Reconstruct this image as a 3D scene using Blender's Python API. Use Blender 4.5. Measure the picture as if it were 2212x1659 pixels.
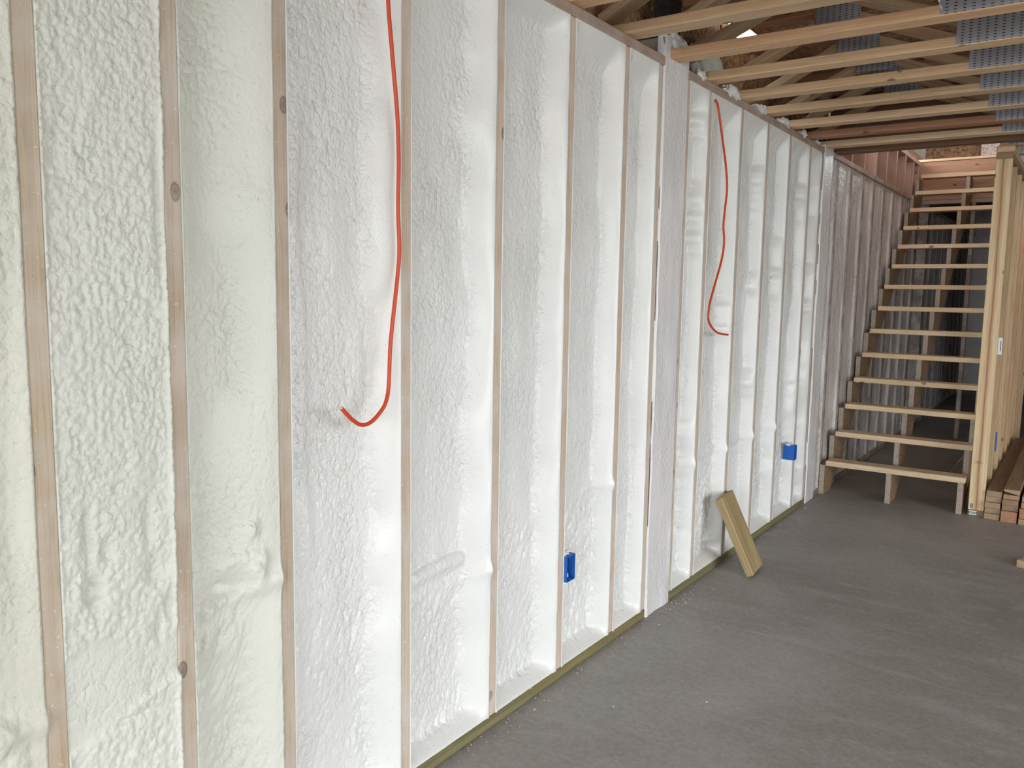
import bpy, bmesh, math, random
import numpy as np
from mathutils import Vector, Matrix

for o in list(bpy.data.objects):
    bpy.data.objects.remove(o, do_unlink=True)
SC = bpy.context.scene
COL = SC.collection
random.seed(7)

# ------------------------------------------------------------------ camera
cam_d = bpy.data.cameras.new('camera')
cam = bpy.data.objects.new('camera', cam_d)
COL.objects.link(cam)
cam_d.sensor_width = 36.0
cam_d.lens = 36.0 * 1777.2 / 2212.0
cam_d.clip_start = 0.05
cam_d.clip_end = 200
_yaw, _pitch, _roll = 0.6079, 0.1144, 0.0160
_f = Vector((-math.sin(_yaw) * math.cos(_pitch), math.cos(_yaw) * math.cos(_pitch), -math.sin(_pitch)))
_r = Vector((math.cos(_yaw), math.sin(_yaw), 0))
_u = _r.cross(_f)
_r2 = _r * math.cos(_roll) + _u * math.sin(_roll)
_u2 = -_r * math.sin(_roll) + _u * math.cos(_roll)
_m = Matrix((_r2, _u2, -_f)).transposed().to_4x4()
_m.translation = Vector((1.4753, 0.0, 1.4032))
cam.matrix_world = _m
SC.camera = cam

# ------------------------------------------------------------------ view + light
vs = SC.view_settings
vs.view_transform = 'Standard'
vs.look = 'None'
vs.exposure = -0.04
vs.gamma = 1.0
vs.use_curve_mapping = False

world = bpy.data.worlds.new('overcast_sky')
SC.world = world
world.use_nodes = True
wn = world.node_tree.nodes
bg = wn['Background']
bg.inputs[0].default_value = (0.93, 0.97, 1.0, 1)
bg.inputs[1].default_value = 10.0


def area(name, loc, rot, sx, sy, energy, color, portal=False):
    d = bpy.data.lights.new(name, 'AREA')
    d.shape = 'RECTANGLE'
    d.size = sx
    d.size_y = sy
    d.energy = energy
    d.color = color
    o = bpy.data.objects.new(name, d)
    o.location = loc
    o.rotation_euler = rot
    COL.objects.link(o)
    if portal:
        d.cycles.is_portal = True
    return o


DOOR_Y = -6.0
# daylight coming through the open garage door behind the camera
area('garage_door_daylight', (2.95, DOOR_Y, 1.25), (math.radians(90), 0, 0), 6.0, 2.5, 1, (1, 1, 1), portal=True)

# unseen side opening, added to bring in more light from the right
area('added_side_light_portal', (5.9, 1.8, 1.2), (math.radians(90), 0, math.radians(90)), 3.8, 2.3, 1, (1, 1, 1), portal=True)

# ------------------------------------------------------------------ helpers
def tag(o, label=None, cat=None, group=None, kind=None):
    if label: o['label'] = label
    if cat: o['category'] = cat
    if group: o['group'] = group
    if kind: o['kind'] = kind
    return o


def empty(name, loc=(0, 0, 0)):
    o = bpy.data.objects.new(name, None)
    o.empty_display_size = 0.1
    o.location = loc
    COL.objects.link(o)
    return o


def link(o, mat, parent):
    COL.objects.link(o)
    if mat is not None:
        o.data.materials.append(mat)
    if parent is not None:
        w = world_of(parent)
        o.parent = parent
        o.matrix_basis = w.inverted() @ o.matrix_basis
    return o


def world_of(o):
    m = o.matrix_basis.copy()
    while o.parent:
        o = o.parent
        m = o.matrix_basis @ m
    return m


def from_bm(name, bm, mat, parent=None, matrix=None, smooth=False):
    me = bpy.data.meshes.new(name)
    bm.to_mesh(me)
    bm.free()
    if smooth:
        for p in me.polygons:
            p.use_smooth = True
    o = bpy.data.objects.new(name, me)
    if matrix is not None:
        o.matrix_basis = matrix
    return link(o, mat, parent)


def board(name, a, b, w, t, wdir, mat, parent=None, bevel=0.0025, wane=None):
    """a-b centre line, w along wdir, t across; local X runs along the grain"""
    a, b = Vector(a), Vector(b)
    X = (b - a).normalized()
    Y = Vector(wdir)
    Y = (Y - X * Y.dot(X)).normalized()
    Z = X.cross(Y)
    L = (b - a).length
    bm = bmesh.new()
    bmesh.ops.create_cube(bm, size=1.0)
    for v in bm.verts:
        v.co = Vector((v.co.x * L, v.co.y * w, v.co.z * t))
    if bevel:
        bmesh.ops.bevel(bm, geom=bm.edges[:], offset=bevel, segments=1, affect='EDGES')
    if wane:
        for v in bm.verts:
            if v.co.y * wane[0] > w * 0.2 and v.co.z > t * 0.3:
                v.co.z -= wane[1] * t
    m = Matrix((X, Y, Z)).transposed().to_4x4()
    m.translation = (a + b) / 2
    return from_bm(name, bm, mat, parent, m)


def box(name, lo, hi, mat, parent=None, bevel=0.0):
    lo, hi = Vector(lo), Vector(hi)
    bm = bmesh.new()
    bmesh.ops.create_cube(bm, size=1.0)
    s = hi - lo
    for v in bm.verts:
        v.co = Vector((v.co.x * s.x, v.co.y * s.y, v.co.z * s.z))
    if bevel:
        bmesh.ops.bevel(bm, geom=bm.edges[:], offset=bevel, segments=1, affect='EDGES')
    return from_bm(name, bm, mat, parent, Matrix.Translation((lo + hi) / 2))


def prism_yz(name, pts, x0, x1, mat, parent=None):
    bm = bmesh.new()
    n = len(pts)
    A = [bm.verts.new((x0, y, z)) for y, z in pts]
    B = [bm.verts.new((x1, y, z)) for y, z in pts]
    bm.faces.new(A)
    bm.faces.new(B[::-1])
    for i in range(n):
        j = (i + 1) % n
        bm.faces.new((A[j], A[i], B[i], B[j]))
    bmesh.ops.recalc_face_normals(bm, faces=bm.faces[:])
    bmesh.ops.triangulate(bm, faces=[f for f in bm.faces if len(f.verts) > 4])
    return from_bm(name, bm, mat, parent)


def catmull(pts, n=8):
    P = [Vector(p) for p in pts]
    P = [P[0] * 2 - P[1]] + P + [P[-1] * 2 - P[-2]]
    out = []
    for i in range(1, len(P) - 2):
        for k in range(n):
            t = k / n
            p0, p1, p2, p3 = P[i - 1], P[i], P[i + 1], P[i + 2]
            out.append(0.5 * ((2 * p1) + (p2 - p0) * t + (2 * p0 - 5 * p1 + 4 * p2 - p3) * t * t + (3 * p1 - p0 - 3 * p2 + p3) * t ** 3))
    out.append(P[-2])
    return out


def tube(name, pts, r, mat, parent=None, seg=12, n=8, label=None):
    path = catmull(pts, n)
    bm = bmesh.new()
    rings = []
    ref = Vector((1, 0.13, 0.07)).normalized()
    for i, p in enumerate(path):
        t = (path[min(i + 1, len(path) - 1)] - path[max(i - 1, 0)]).normalized()
        s = t.cross(ref).normalized()
        q = s.cross(t)
        rings.append([bm.verts.new(p + (s * math.cos(2 * math.pi * k / seg) + q * math.sin(2 * math.pi * k / seg)) * r) for k in range(seg)])
    for a, b in zip(rings, rings[1:]):
        for k in range(seg):
            j = (k + 1) % seg
            bm.faces.new((a[k], a[j], b[j], b[k]))
    bm.faces.new(rings[0][::-1])
    bm.faces.new(rings[-1])
    bmesh.ops.recalc_face_normals(bm, faces=bm.faces[:])
    return from_bm(name, bm, mat, parent, smooth=True)


# ------------------------------------------------------------------ materials
def new_mat(name):
    m = bpy.data.materials.new(name)
    m.use_nodes = True
    nt = m.node_tree
    nt.nodes.clear()
    out = nt.nodes.new('ShaderNodeOutputMaterial')
    b = nt.nodes.new('ShaderNodeBsdfPrincipled')
    nt.links.new(b.outputs[0], out.inputs[0])
    return m, nt, b


def N(nt, t, **kw):
    n = nt.nodes.new(t)
    for k, v in kw.items():
        if k.startswith('i_'):
            key = k[2:]
            key = int(key) if key.isdigit() else key.replace('_', ' ')
            n.inputs[key].default_value = v
        else:
            setattr(n, k, v)
    return n


def ramp(nt, fac, stops, interp='LINEAR'):
    n = nt.nodes.new('ShaderNodeValToRGB')
    n.color_ramp.interpolation = interp
    e = n.color_ramp.elements
    e[0].position, e[0].color = stops[0][0], (*stops[0][1], 1)
    e[1].position, e[1].color = stops[-1][0], (*stops[-1][1], 1)
    for p, c in stops[1:-1]:
        k = e.new(p)
        k.color = (*c, 1)
    nt.links.new(fac, n.inputs[0])
    return n.outputs[0]


def mixc(nt, fac, a, b, mode='MIX'):
    n = nt.nodes.new('ShaderNodeMix')
    n.data_type = 'RGBA'
    n.blend_type = mode
    for s, v in ((n.inputs[0], fac), (n.inputs[6], a), (n.inputs[7], b)):
        if hasattr(v, 'links'):
            nt.links.new(v, s)
        else:
            s.default_value = v if isinstance(v, (int, float)) else (*v, 1)
    return n.outputs[2]


def vec(nt, rnd=True, scale=(1, 1, 1)):
    tc = N(nt, 'ShaderNodeTexCoord')
    mp = N(nt, 'ShaderNodeMapping')
    mp.inputs['Scale'].default_value = scale
    v = tc.outputs['Object']
    if rnd:
        oi = N(nt, 'ShaderNodeObjectInfo')
        sc = N(nt, 'ShaderNodeMath', operation='MULTIPLY', i_1=37.0)
        nt.links.new(oi.outputs['Random'], sc.inputs[0])
        add = N(nt, 'ShaderNodeVectorMath', operation='ADD')
        nt.links.new(v, add.inputs[0])
        nt.links.new(sc.outputs[0], add.inputs[1])
        v = add.outputs[0]
    nt.links.new(v, mp.inputs[0])
    return mp.outputs[0]


def noise(nt, v, scale, detail=3, rough=0.5, dist=0.0):
    n = N(nt, 'ShaderNodeTexNoise')
    n.inputs['Scale'].default_value = scale
    n.inputs['Detail'].default_value = detail
    n.inputs['Roughness'].default_value = rough
    n.inputs['Distortion'].default_value = dist
    nt.links.new(v, n.inputs['Vector'])
    return n.outputs[0]


def bump(nt, b, h, strength, dist, prev=None):
    n = N(nt, 'ShaderNodeBump')
    n.inputs['Strength'].default_value = strength
    n.inputs['Distance'].default_value = dist
    nt.links.new(h, n.inputs['Height'])
    if prev is not None:
        nt.links.new(prev, n.inputs['Normal'])
    nt.links.new(n.outputs[0], b.inputs['Normal'])
    return n.outputs[0]


def wood(name, c0, c1, knot=(0.09, 0.04, 0.02), knots=True, rough=0.65, spray=0.0, streak=0.0, vary=0.25):
    m, nt, b = new_mat(name)
    v = vec(nt)
    vs_ = N(nt, 'ShaderNodeMapping')
    vs_.inputs['Scale'].default_value = (0.55, 9, 9)
    nt.links.new(v, vs_.inputs[0])
    g = noise(nt, vs_.outputs[0], 3.0, 4, 0.6, 1.2)
    col = ramp(nt, g, [(0.30, c1), (0.62, c0)])
    # ring lines
    vr = N(nt, 'ShaderNodeMapping')
    vr.inputs['Scale'].default_value = (0.35, 16, 16)
    nt.links.new(v, vr.inputs[0])
    g2 = noise(nt, vr.outputs[0], 6.0, 2, 0.5, 0.6)
    f = ramp(nt, g2, [(0.44, (0, 0, 0)), (0.5, (0.45, 0.45, 0.45)), (0.56, (0, 0, 0))])
    col = mixc(nt, f, col, tuple(x * 0.62 for x in c1))
    # per board tint
    oi = N(nt, 'ShaderNodeObjectInfo')
    tint = ramp(nt, oi.outputs['Random'], [(0.0, (1 - vary, 1 - vary * 1.15, 1 - vary * 1.4)), (0.35, (1, 1, 1)), (0.7, (1, 0.97, 0.9)), (1.0, (1, 0.93 - vary * 0.3, 0.85 - vary * 0.3))])
    col = mixc(nt, 1.0, col, tint, 'MULTIPLY')
    if knots:
        vk = N(nt, 'ShaderNodeMapping')
        vk.inputs['Scale'].default_value = (0.55, 1, 1)
        nt.links.new(v, vk.inputs[0])
        vo = N(nt, 'ShaderNodeTexVoronoi')
        vo.inputs['Scale'].default_value = 8.0
        nt.links.new(vk.outputs[0], vo.inputs['Vector'])
        kf = ramp(nt, vo.outputs['Distance'], [(0.0, (1, 1, 1)), (0.055, (0.55, 0.55, 0.55)), (0.075, (0.9, 0.9, 0.9)), (0.095, (0, 0, 0))])
        col = mixc(nt, kf, col, knot)
    if streak:
        tc = N(nt, 'ShaderNodeTexCoord')
        sp = N(nt, 'ShaderNodeSeparateXYZ')
        nt.links.new(tc.outputs['Object'], sp.inputs[0])
        w = noise(nt, tc.outputs['Object'], 1.4, 2)
        a = N(nt, 'ShaderNodeMath', operation='MULTIPLY_ADD', i_1=0.03, i_2=-0.015)
        nt.links.new(w, a.inputs[0])
        s = N(nt, 'ShaderNodeMath', operation='ADD')
        nt.links.new(sp.outputs['Y'], s.inputs[0])
        nt.links.new(a.outputs[0], s.inputs[1])
        ab = N(nt, 'ShaderNodeMath', operation='ABSOLUTE')
        nt.links.new(s.outputs[0], ab.inputs[0])
        sf = ramp(nt, ab.outputs[0], [(0.0, (streak,) * 3), (0.0025, (streak * 0.75,) * 3), (0.006, (streak * 0.45,) * 3), (0.014, (streak * 0.22,) * 3), (0.024, (0, 0, 0))])
        col = mixc(nt, sf, col, (0.33, 0.12, 0.04))
    if spray:
        sn = noise(nt, v, 7.0, 4, 0.6)
        sf = ramp(nt, sn, [(0.42, (0, 0, 0)), (0.68, (spray,) * 3)])
        col = mixc(nt, sf, col, (0.66, 0.62, 0.58))
        sp2 = noise(nt, v, 120.0, 2, 0.5)
        sf2 = ramp(nt, sp2, [(0.68, (0, 0, 0)), (0.72, (0.8,) * 3)])
        col = mixc(nt, sf2, col, (0.72, 0.70, 0.62))
    nt.links.new(col, b.inputs['Base Color'])
    b.inputs['Roughness'].default_value = rough
    bump(nt, b, g, 0.25, 0.002)
    return m


def foam(name, c0, c1, fine=1.0, rough=0.32, cell=120.0, stretch=0.75, streaks=0.0):
    m, nt, b = new_mat(name)
    v = vec(nt)
    n1 = noise(nt, v, 2.2, 3, 0.55)
    col = ramp(nt, n1, [(0.32, c1), (0.66, c0)])
    n2 = noise(nt, v, 160.0, 2, 0.6)
    sp = ramp(nt, n2, [(0.25, (0.72, 0.72, 0.66)), (0.34, (1, 1, 1))])
    col = mixc(nt, 1.0, col, sp, 'MULTIPLY')
    if streaks:
        ms = N(nt, 'ShaderNodeMapping')
        ms.inputs['Scale'].default_value = (1, 16, 1.6)
        nt.links.new(v, ms.inputs[0])
        sn = noise(nt, ms.outputs[0], 3.0, 4, 0.65, 0.8)
        sf = ramp(nt, sn, [(0.54, (0, 0, 0)), (0.66, (streaks,) * 3)])
        col = mixc(nt, sf, col, (0.80, 0.78, 0.75))
        sg = ramp(nt, sn, [(0.34, (streaks * 0.8,) * 3), (0.43, (0, 0, 0))])
        col = mixc(nt, sg, col, tuple(x * 0.55 for x in c1))
    nt.links.new(col, b.inputs['Base Color'])
    b.inputs['Roughness'].default_value = rough
    b.inputs['Specular IOR Level'].default_value = 0.6
    mp = N(nt, 'ShaderNodeMapping')
    mp.inputs['Scale'].default_value = (0.4, 1, stretch)
    nt.links.new(v, mp.inputs[0])
    wv = N(nt, 'ShaderNodeTexNoise')
    wv.inputs['Scale'].default_value = 45.0
    nt.links.new(v, wv.inputs['Vector'])
    wa = N(nt, 'ShaderNodeVectorMath', operation='MULTIPLY_ADD')
    wa.inputs[1].default_value = (0.012, 0.012, 0.012)
    nt.links.new(wv.outputs['Color'], wa.inputs[0])
    nt.links.new(mp.outputs[0], wa.inputs[2])
    hs = None
    for sc_, wt in ((cell, 1.0), (cell * 0.45, 1.6)):
        vo = N(nt, 'ShaderNodeTexVoronoi', feature='F1')
        vo.inputs['Scale'].default_value = sc_
        nt.links.new(wa.outputs[0], vo.inputs['Vector'])
        sq = N(nt, 'ShaderNodeMath', operation='POWER', i_1=2.0)
        nt.links.new(vo.outputs['Distance'], sq.inputs[0])
        ng = N(nt, 'ShaderNodeMath', operation='MULTIPLY', i_1=-wt)
        nt.links.new(sq.outputs[0], ng.inputs[0])
        if hs is None:
            hs = ng.outputs[0]
        else:
            ad = N(nt, 'ShaderNodeMath', operation='ADD')
            nt.links.new(hs, ad.inputs[0])
            nt.links.new(ng.outputs[0], ad.inputs[1])
            hs = ad.outputs[0]
    msk = ramp(nt, noise(nt, v, 5.0, 2), [(0.36, (0.3,) * 3), (0.62, (1,) * 3)])
    at = N(nt, 'ShaderNodeAttribute', attribute_name='bubbly')
    mm_ = N(nt, 'ShaderNodeMath', operation='MULTIPLY')
    nt.links.new(msk, mm_.inputs[0])
    nt.links.new(at.outputs['Fac'], mm_.inputs[1])
    msk = mm_.outputs[0]
    ml = N(nt, 'ShaderNodeMath', operation='MULTIPLY')
    nt.links.new(hs, ml.inputs[0])
    nt.links.new(msk, ml.inputs[1])
    p1 = bump(nt, b, ml.outputs[0], 1.0, 0.0024 * fine)
    n3 = noise(nt, v, 260.0, 3, 0.6)
    bump(nt, b, n3, 1.0, 0.0006 * fine, p1)
    return m


def plain(name, c, rough=0.5, metal=0.0, nscale=0, namp=0.0):
    m, nt, b = new_mat(name)
    b.inputs['Base Color'].default_value = (*c, 1)
    b.inputs['Roughness'].default_value = rough
    b.inputs['Metallic'].default_value = metal
    if nscale:
        v = vec(nt)
        n = noise(nt, v, nscale, 3)
        col = ramp(nt, n, [(0.3, tuple(x * (1 - namp) for x in c)), (0.7, tuple(min(1, x * (1 + namp)) for x in c))])
        nt.links.new(col, b.inputs['Base Color'])
        bump(nt, b, n, 0.2, 0.002)
    return m


def osb(name, c0, c1, c2, chip=60):
    m, nt, b = new_mat(name)
    v = vec(nt)
    vo = N(nt, 'ShaderNodeTexVoronoi')
    vo.inputs['Scale'].default_value = chip
    vo.inputs['Randomness'].default_value = 1.0
    w = noise(nt, v, 9, 3)
    ad = N(nt, 'ShaderNodeVectorMath', operation='MULTIPLY_ADD')
    ad.inputs[1].default_value = (0.10, 0.10, 0.10)
    nt.links.new(w, ad.inputs[0])
    nt.links.new(v, ad.inputs[2])
    nt.links.new(ad.outputs[0], vo.inputs['Vector'])
    sp = N(nt, 'ShaderNodeSeparateColor')
    nt.links.new(vo.outputs['Color'], sp.inputs[0])
    col = ramp(nt, sp.outputs[0], [(0.1, c2), (0.4, c1), (0.9, c0)])
    nt.links.new(col, b.inputs['Base Color'])
    b.inputs['Roughness'].default_value = 0.7
    bump(nt, b, sp.outputs[1], 0.2, 0.002)
    return m


def plate_mat(name):
    m, nt, b = new_mat(name)
    tc = N(nt, 'ShaderNodeTexCoord')
    sp = N(nt, 'ShaderNodeSeparateXYZ')
    nt.links.new(tc.outputs['Object'], sp.inputs[0])

    def cellmask(axis, period, lo, hi):
        a = N(nt, 'ShaderNodeMath', operation='MULTIPLY', i_1=1.0 / period)
        nt.links.new(sp.outputs[axis], a.inputs[0])
        fr = N(nt, 'ShaderNodeMath', operation='FRACT')
        nt.links.new(a.outputs[0], fr.inputs[0])
        g = N(nt, 'ShaderNodeMath', operation='GREATER_THAN', i_1=lo)
        l = N(nt, 'ShaderNodeMath', operation='LESS_THAN', i_1=hi)
        nt.links.new(fr.outputs[0], g.inputs[0])
        nt.links.new(fr.outputs[0], l.inputs[0])
        mu = N(nt, 'ShaderNodeMath', operation='MULTIPLY')
        nt.links.new(g.outputs[0], mu.inputs[0])
        nt.links.new(l.outputs[0], mu.inputs[1])
        return mu.outputs[0]
    a = cellmask('X', 0.027, 0.25, 0.62)
    c = cellmask('Z', 0.0105, 0.30, 0.62)
    mu = N(nt, 'ShaderNodeMath', operation='MULTIPLY')
    nt.links.new(a, mu.inputs[0])
    nt.links.new(c, mu.inputs[1])
    col = mixc(nt, mu.outputs[0], (0.40, 0.41, 0.46), (0.06, 0.055, 0.055))
    nt.links.new(col, b.inputs['Base Color'])
    b.inputs['Metallic'].default_value = 0.45
    b.inputs['Roughness'].default_value = 0.38
    c2 = cellmask('Z', 0.0105, 0.62, 0.95)
    mu2 = N(nt, 'ShaderNodeMath', operation='MULTIPLY')
    nt.links.new(a, mu2.inputs[0])
    nt.links.new(c2, mu2.inputs[1])
    bump(nt, b, mu2.outputs[0], 0.6, 0.004)
    return m


def concrete(name):
    m, nt, b = new_mat(name)
    v = vec(nt, rnd=False)
    n1 = noise(nt, v, 1.1, 5, 0.55, 0.6)
    col = ramp(nt, n1, [(0.30, (0.285, 0.268, 0.248)), (0.5, (0.34, 0.322, 0.30)), (0.72, (0.40, 0.386, 0.368))])
    mp = N(nt, 'ShaderNodeMapping')
    mp.inputs['Rotation'].default_value = (0, 0, -0.35)
    mp.inputs['Scale'].default_value = (0.9, 2.6, 1)
    nt.links.new(v, mp.inputs[0])
    n2 = noise(nt, mp.outputs[0], 2.2, 4, 0.6, 1.5)
    sw = ramp(nt, n2, [(0.50, (0, 0, 0)), (0.75, (0.55,) * 3)])
    col = mixc(nt, sw, col, (0.46, 0.455, 0.45))
    n3 = noise(nt, v, 60, 4, 0.7)
    gr = ramp(nt, n3, [(0.3, (0.82,) * 3), (0.7, (1.1,) * 3)])
    col = mixc(nt, 1.0, col, gr, 'MULTIPLY')
    nt.links.new(col, b.inputs['Base Color'])
    rr = ramp(nt, n1, [(0.3, (0.62,) * 3), (0.7, (0.45,) * 3)])
    nt.links.new(rr, b.inputs['Roughness'])
    b.inputs['Specular IOR Level'].default_value = 0.35
    bump(nt, b, n3, 0.12, 0.002)
    return m


M = {}
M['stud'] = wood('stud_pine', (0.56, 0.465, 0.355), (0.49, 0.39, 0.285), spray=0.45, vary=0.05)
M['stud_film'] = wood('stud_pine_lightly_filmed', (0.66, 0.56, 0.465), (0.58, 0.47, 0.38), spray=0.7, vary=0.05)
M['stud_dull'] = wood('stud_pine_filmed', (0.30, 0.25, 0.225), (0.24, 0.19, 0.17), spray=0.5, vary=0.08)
M['top_plate'] = wood('top_plate_pine', (0.42, 0.33, 0.28), (0.34, 0.26, 0.22), spray=0.3, vary=0.05)
M['plate_brown'] = wood('brown_plate', (0.36, 0.24, 0.19), (0.28, 0.18, 0.14), spray=0.4, vary=0.05)
M['treated'] = wood('treated_lumber', (0.25, 0.225, 0.105), (0.16, 0.145, 0.075), knots=False, vary=0.05)
M['block'] = wood('treated_block', (0.45, 0.35, 0.17), (0.33, 0.24, 0.12), knots=False, vary=0.0)
M['truss'] = wood('truss_pine', (0.80, 0.585, 0.375), (0.68, 0.47, 0.285), vary=0.18)
M['truss_web_shaded'] = wood('truss_pine_shaded', (0.50, 0.36, 0.225), (0.40, 0.27, 0.16), vary=0.2)  # same pine as the chords, darkened to paint in shade between joists
M['pine'] = wood('clean_pine', (0.72, 0.54, 0.34), (0.60, 0.41, 0.24), vary=0.30)
M['post'] = wood('streaked_pine', (0.80, 0.64, 0.40), (0.70, 0.52, 0.30), vary=0.0, streak=0.95)
M['tread'] = wood('tread_pine', (0.78, 0.62, 0.42), (0.68, 0.51, 0.33), vary=0.10)
M['lumber'] = wood('stacked_lumber', (0.44, 0.31, 0.20), (0.35, 0.235, 0.15), vary=0.25)
M['mauve'] = wood('pinkish_lumber', (0.46, 0.29, 0.225), (0.36, 0.22, 0.17), vary=0.2)
M['osb_dark'] = osb('osb_dark', (0.33, 0.185, 0.10), (0.24, 0.125, 0.065), (0.13, 0.06, 0.03))
M['red'] = wood('reddish_lumber', (0.46, 0.25, 0.15), (0.36, 0.18, 0.11), vary=0.15)
M['header'] = wood('header_lumber', (0.22, 0.12, 0.07), (0.16, 0.08, 0.045), vary=0.05)
M['stringer'] = osb('laminated_strand', (0.43, 0.36, 0.29), (0.385, 0.315, 0.25), (0.30, 0.24, 0.185), 190)
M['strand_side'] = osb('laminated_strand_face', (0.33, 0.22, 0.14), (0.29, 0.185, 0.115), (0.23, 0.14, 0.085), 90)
M['osb'] = osb('osb_panel', (0.42, 0.27, 0.15), (0.30, 0.17, 0.09), (0.16, 0.08, 0.04))
M['osb_pale'] = osb('osb_pale', (0.72, 0.62, 0.58), (0.62, 0.52, 0.48), (0.45, 0.35, 0.3))
M['foam_cream'] = foam('foam_cream', (0.735, 0.745, 0.675), (0.68, 0.69, 0.61), fine=1.0, rough=0.45)
M['foam_yellow'] = foam('foam_yellowish', (0.69, 0.695, 0.61), (0.62, 0.625, 0.53), fine=1.2, rough=0.5)
M['foam'] = foam('foam_white', (0.845, 0.85, 0.83), (0.785, 0.79, 0.765), fine=1.3, rough=0.26)
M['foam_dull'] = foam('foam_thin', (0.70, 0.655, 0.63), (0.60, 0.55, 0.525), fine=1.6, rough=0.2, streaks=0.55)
M['foam_skim'] = foam('foam_skim', (0.82, 0.81, 0.81), (0.74, 0.73, 0.73), fine=1.4, rough=0.22)
M['plate'] = plate_mat('nail_plate_steel')
M['orange'] = plain('orange_jacket', (0.62, 0.06, 0.012), 0.42)
M['blue'] = plain('blue_plastic', (0.01, 0.12, 0.50), 0.4)
M['steel_dark'] = plain('dark_bracket_steel', (0.035, 0.035, 0.04), 0.45, 0.3, 40, 0.4)
M['steel'] = plain('galvanised_steel', (0.45, 0.46, 0.48), 0.4, 0.6)
M['white'] = plain('white_plastic', (0.75, 0.74, 0.70), 0.5)
M['tag'] = plain('tag_paper', (0.72, 0.76, 0.74), 0.6)
M['ink'] = plain('black_ink', (0.015, 0.015, 0.015), 0.6)
M['stamp'] = plain('stamp_ink', (0.20, 0.13, 0.08), 0.8)
M['concrete'] = concrete('concrete_slab')
M['wall_grey'] = plain('grey_wall', (0.35, 0.33, 0.30), 0.8, 0, 8, 0.15)  # even grey with faint noise
M['ground'] = plain('outdoor_gravel', (0.30, 0.29, 0.27), 0.9, 0, 20, 0.2)

# ------------------------------------------------------------------ numpy noise
def _hash(ix, iy, s):
    h = (ix.astype(np.int64) * 374761393 + iy.astype(np.int64) * 668265263 + s * 1442695041) & 0xFFFFFFFF
    h = ((h ^ (h >> 13)) * 1274126177) & 0xFFFFFFFF
    h = (h ^ (h >> 16)) & 0xFFFFFFFF
    return h.astype(np.float64) / 4294967295.0


def vnoise(x, y, s=0):
    ix, iy = np.floor(x), np.floor(y)
    fx, fy = x - ix, y - iy
    fx = fx * fx * fx * (fx * (fx * 6 - 15) + 10)
    fy = fy * fy * fy * (fy * (fy * 6 - 15) + 10)
    a, b = _hash(ix, iy, s), _hash(ix + 1, iy, s)
    c, d = _hash(ix, iy + 1, s), _hash(ix + 1, iy + 1, s)
    return (a + (b - a) * fx) * (1 - fy) + (c + (d - c) * fx) * fy


def fbm(x, y, s=0, o=3):
    t, a, n = 0, 1.0, 0
    for k in range(o):
        t = t + a * vnoise(x * 2 ** k, y * 2 ** k, s + 17 * k)
        n += a
        a *= 0.5
    return t / n


def pillow(x, y, s=0):
    """rounded bumps with creases between them, 0..1"""
    ix, iy = np.floor(x), np.floor(y)
    best = np.full(x.shape, 9.0)
    for dx in (-1, 0, 1):
        for dy in (-1, 0, 1):
            cx, cy = ix + dx, iy + dy
            px = cx + 0.1 + 0.8 * _hash(cx, cy, s)
            py = cy + 0.1 + 0.8 * _hash(cx, cy, s + 91)
            best = np.minimum(best, (x - px) ** 2 + (y - py) ** 2)
    return 1 - np.minimum(best, 1.0)


def sstep(x):
    x = np.clip(x, 0, 1)
    return x * x * (3 - 2 * x)


def grid_mesh(name, X, Y, Z, mat, parent, bubbly=None):
    nz, ny = X.shape
    co = np.stack([X, Y, Z], -1).reshape(-1, 3)
    idx = np.arange(nz * ny).reshape(nz, ny)
    q = np.stack([idx[:-1, :-1], idx[:-1, 1:], idx[1:, 1:], idx[1:, :-1]], -1).reshape(-1, 4)
    me = bpy.data.meshes.new(name)
    me.vertices.add(len(co))
    me.vertices.foreach_set('co', co.ravel())
    me.loops.add(q.size)
    me.loops.foreach_set('vertex_index', q.ravel().astype(np.int32))
    me.polygons.add(len(q))
    me.polygons.foreach_set('loop_start', (np.arange(len(q)) * 4).astype(np.int32))
    me.polygons.foreach_set('loop_total', np.full(len(q), 4, np.int32))
    me.polygons.foreach_set('use_smooth', np.ones(len(q), bool))
    me.update(calc_edges=True)
    if bubbly is not None:
        me.attributes.new('bubbly', 'FLOAT', 'POINT').data.foreach_set('value', bubbly.ravel().astype(np.float32))
    o = bpy.data.objects.new(name, me)
    return link(o, mat, parent)


PLATE_TOP = 2.306


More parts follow.
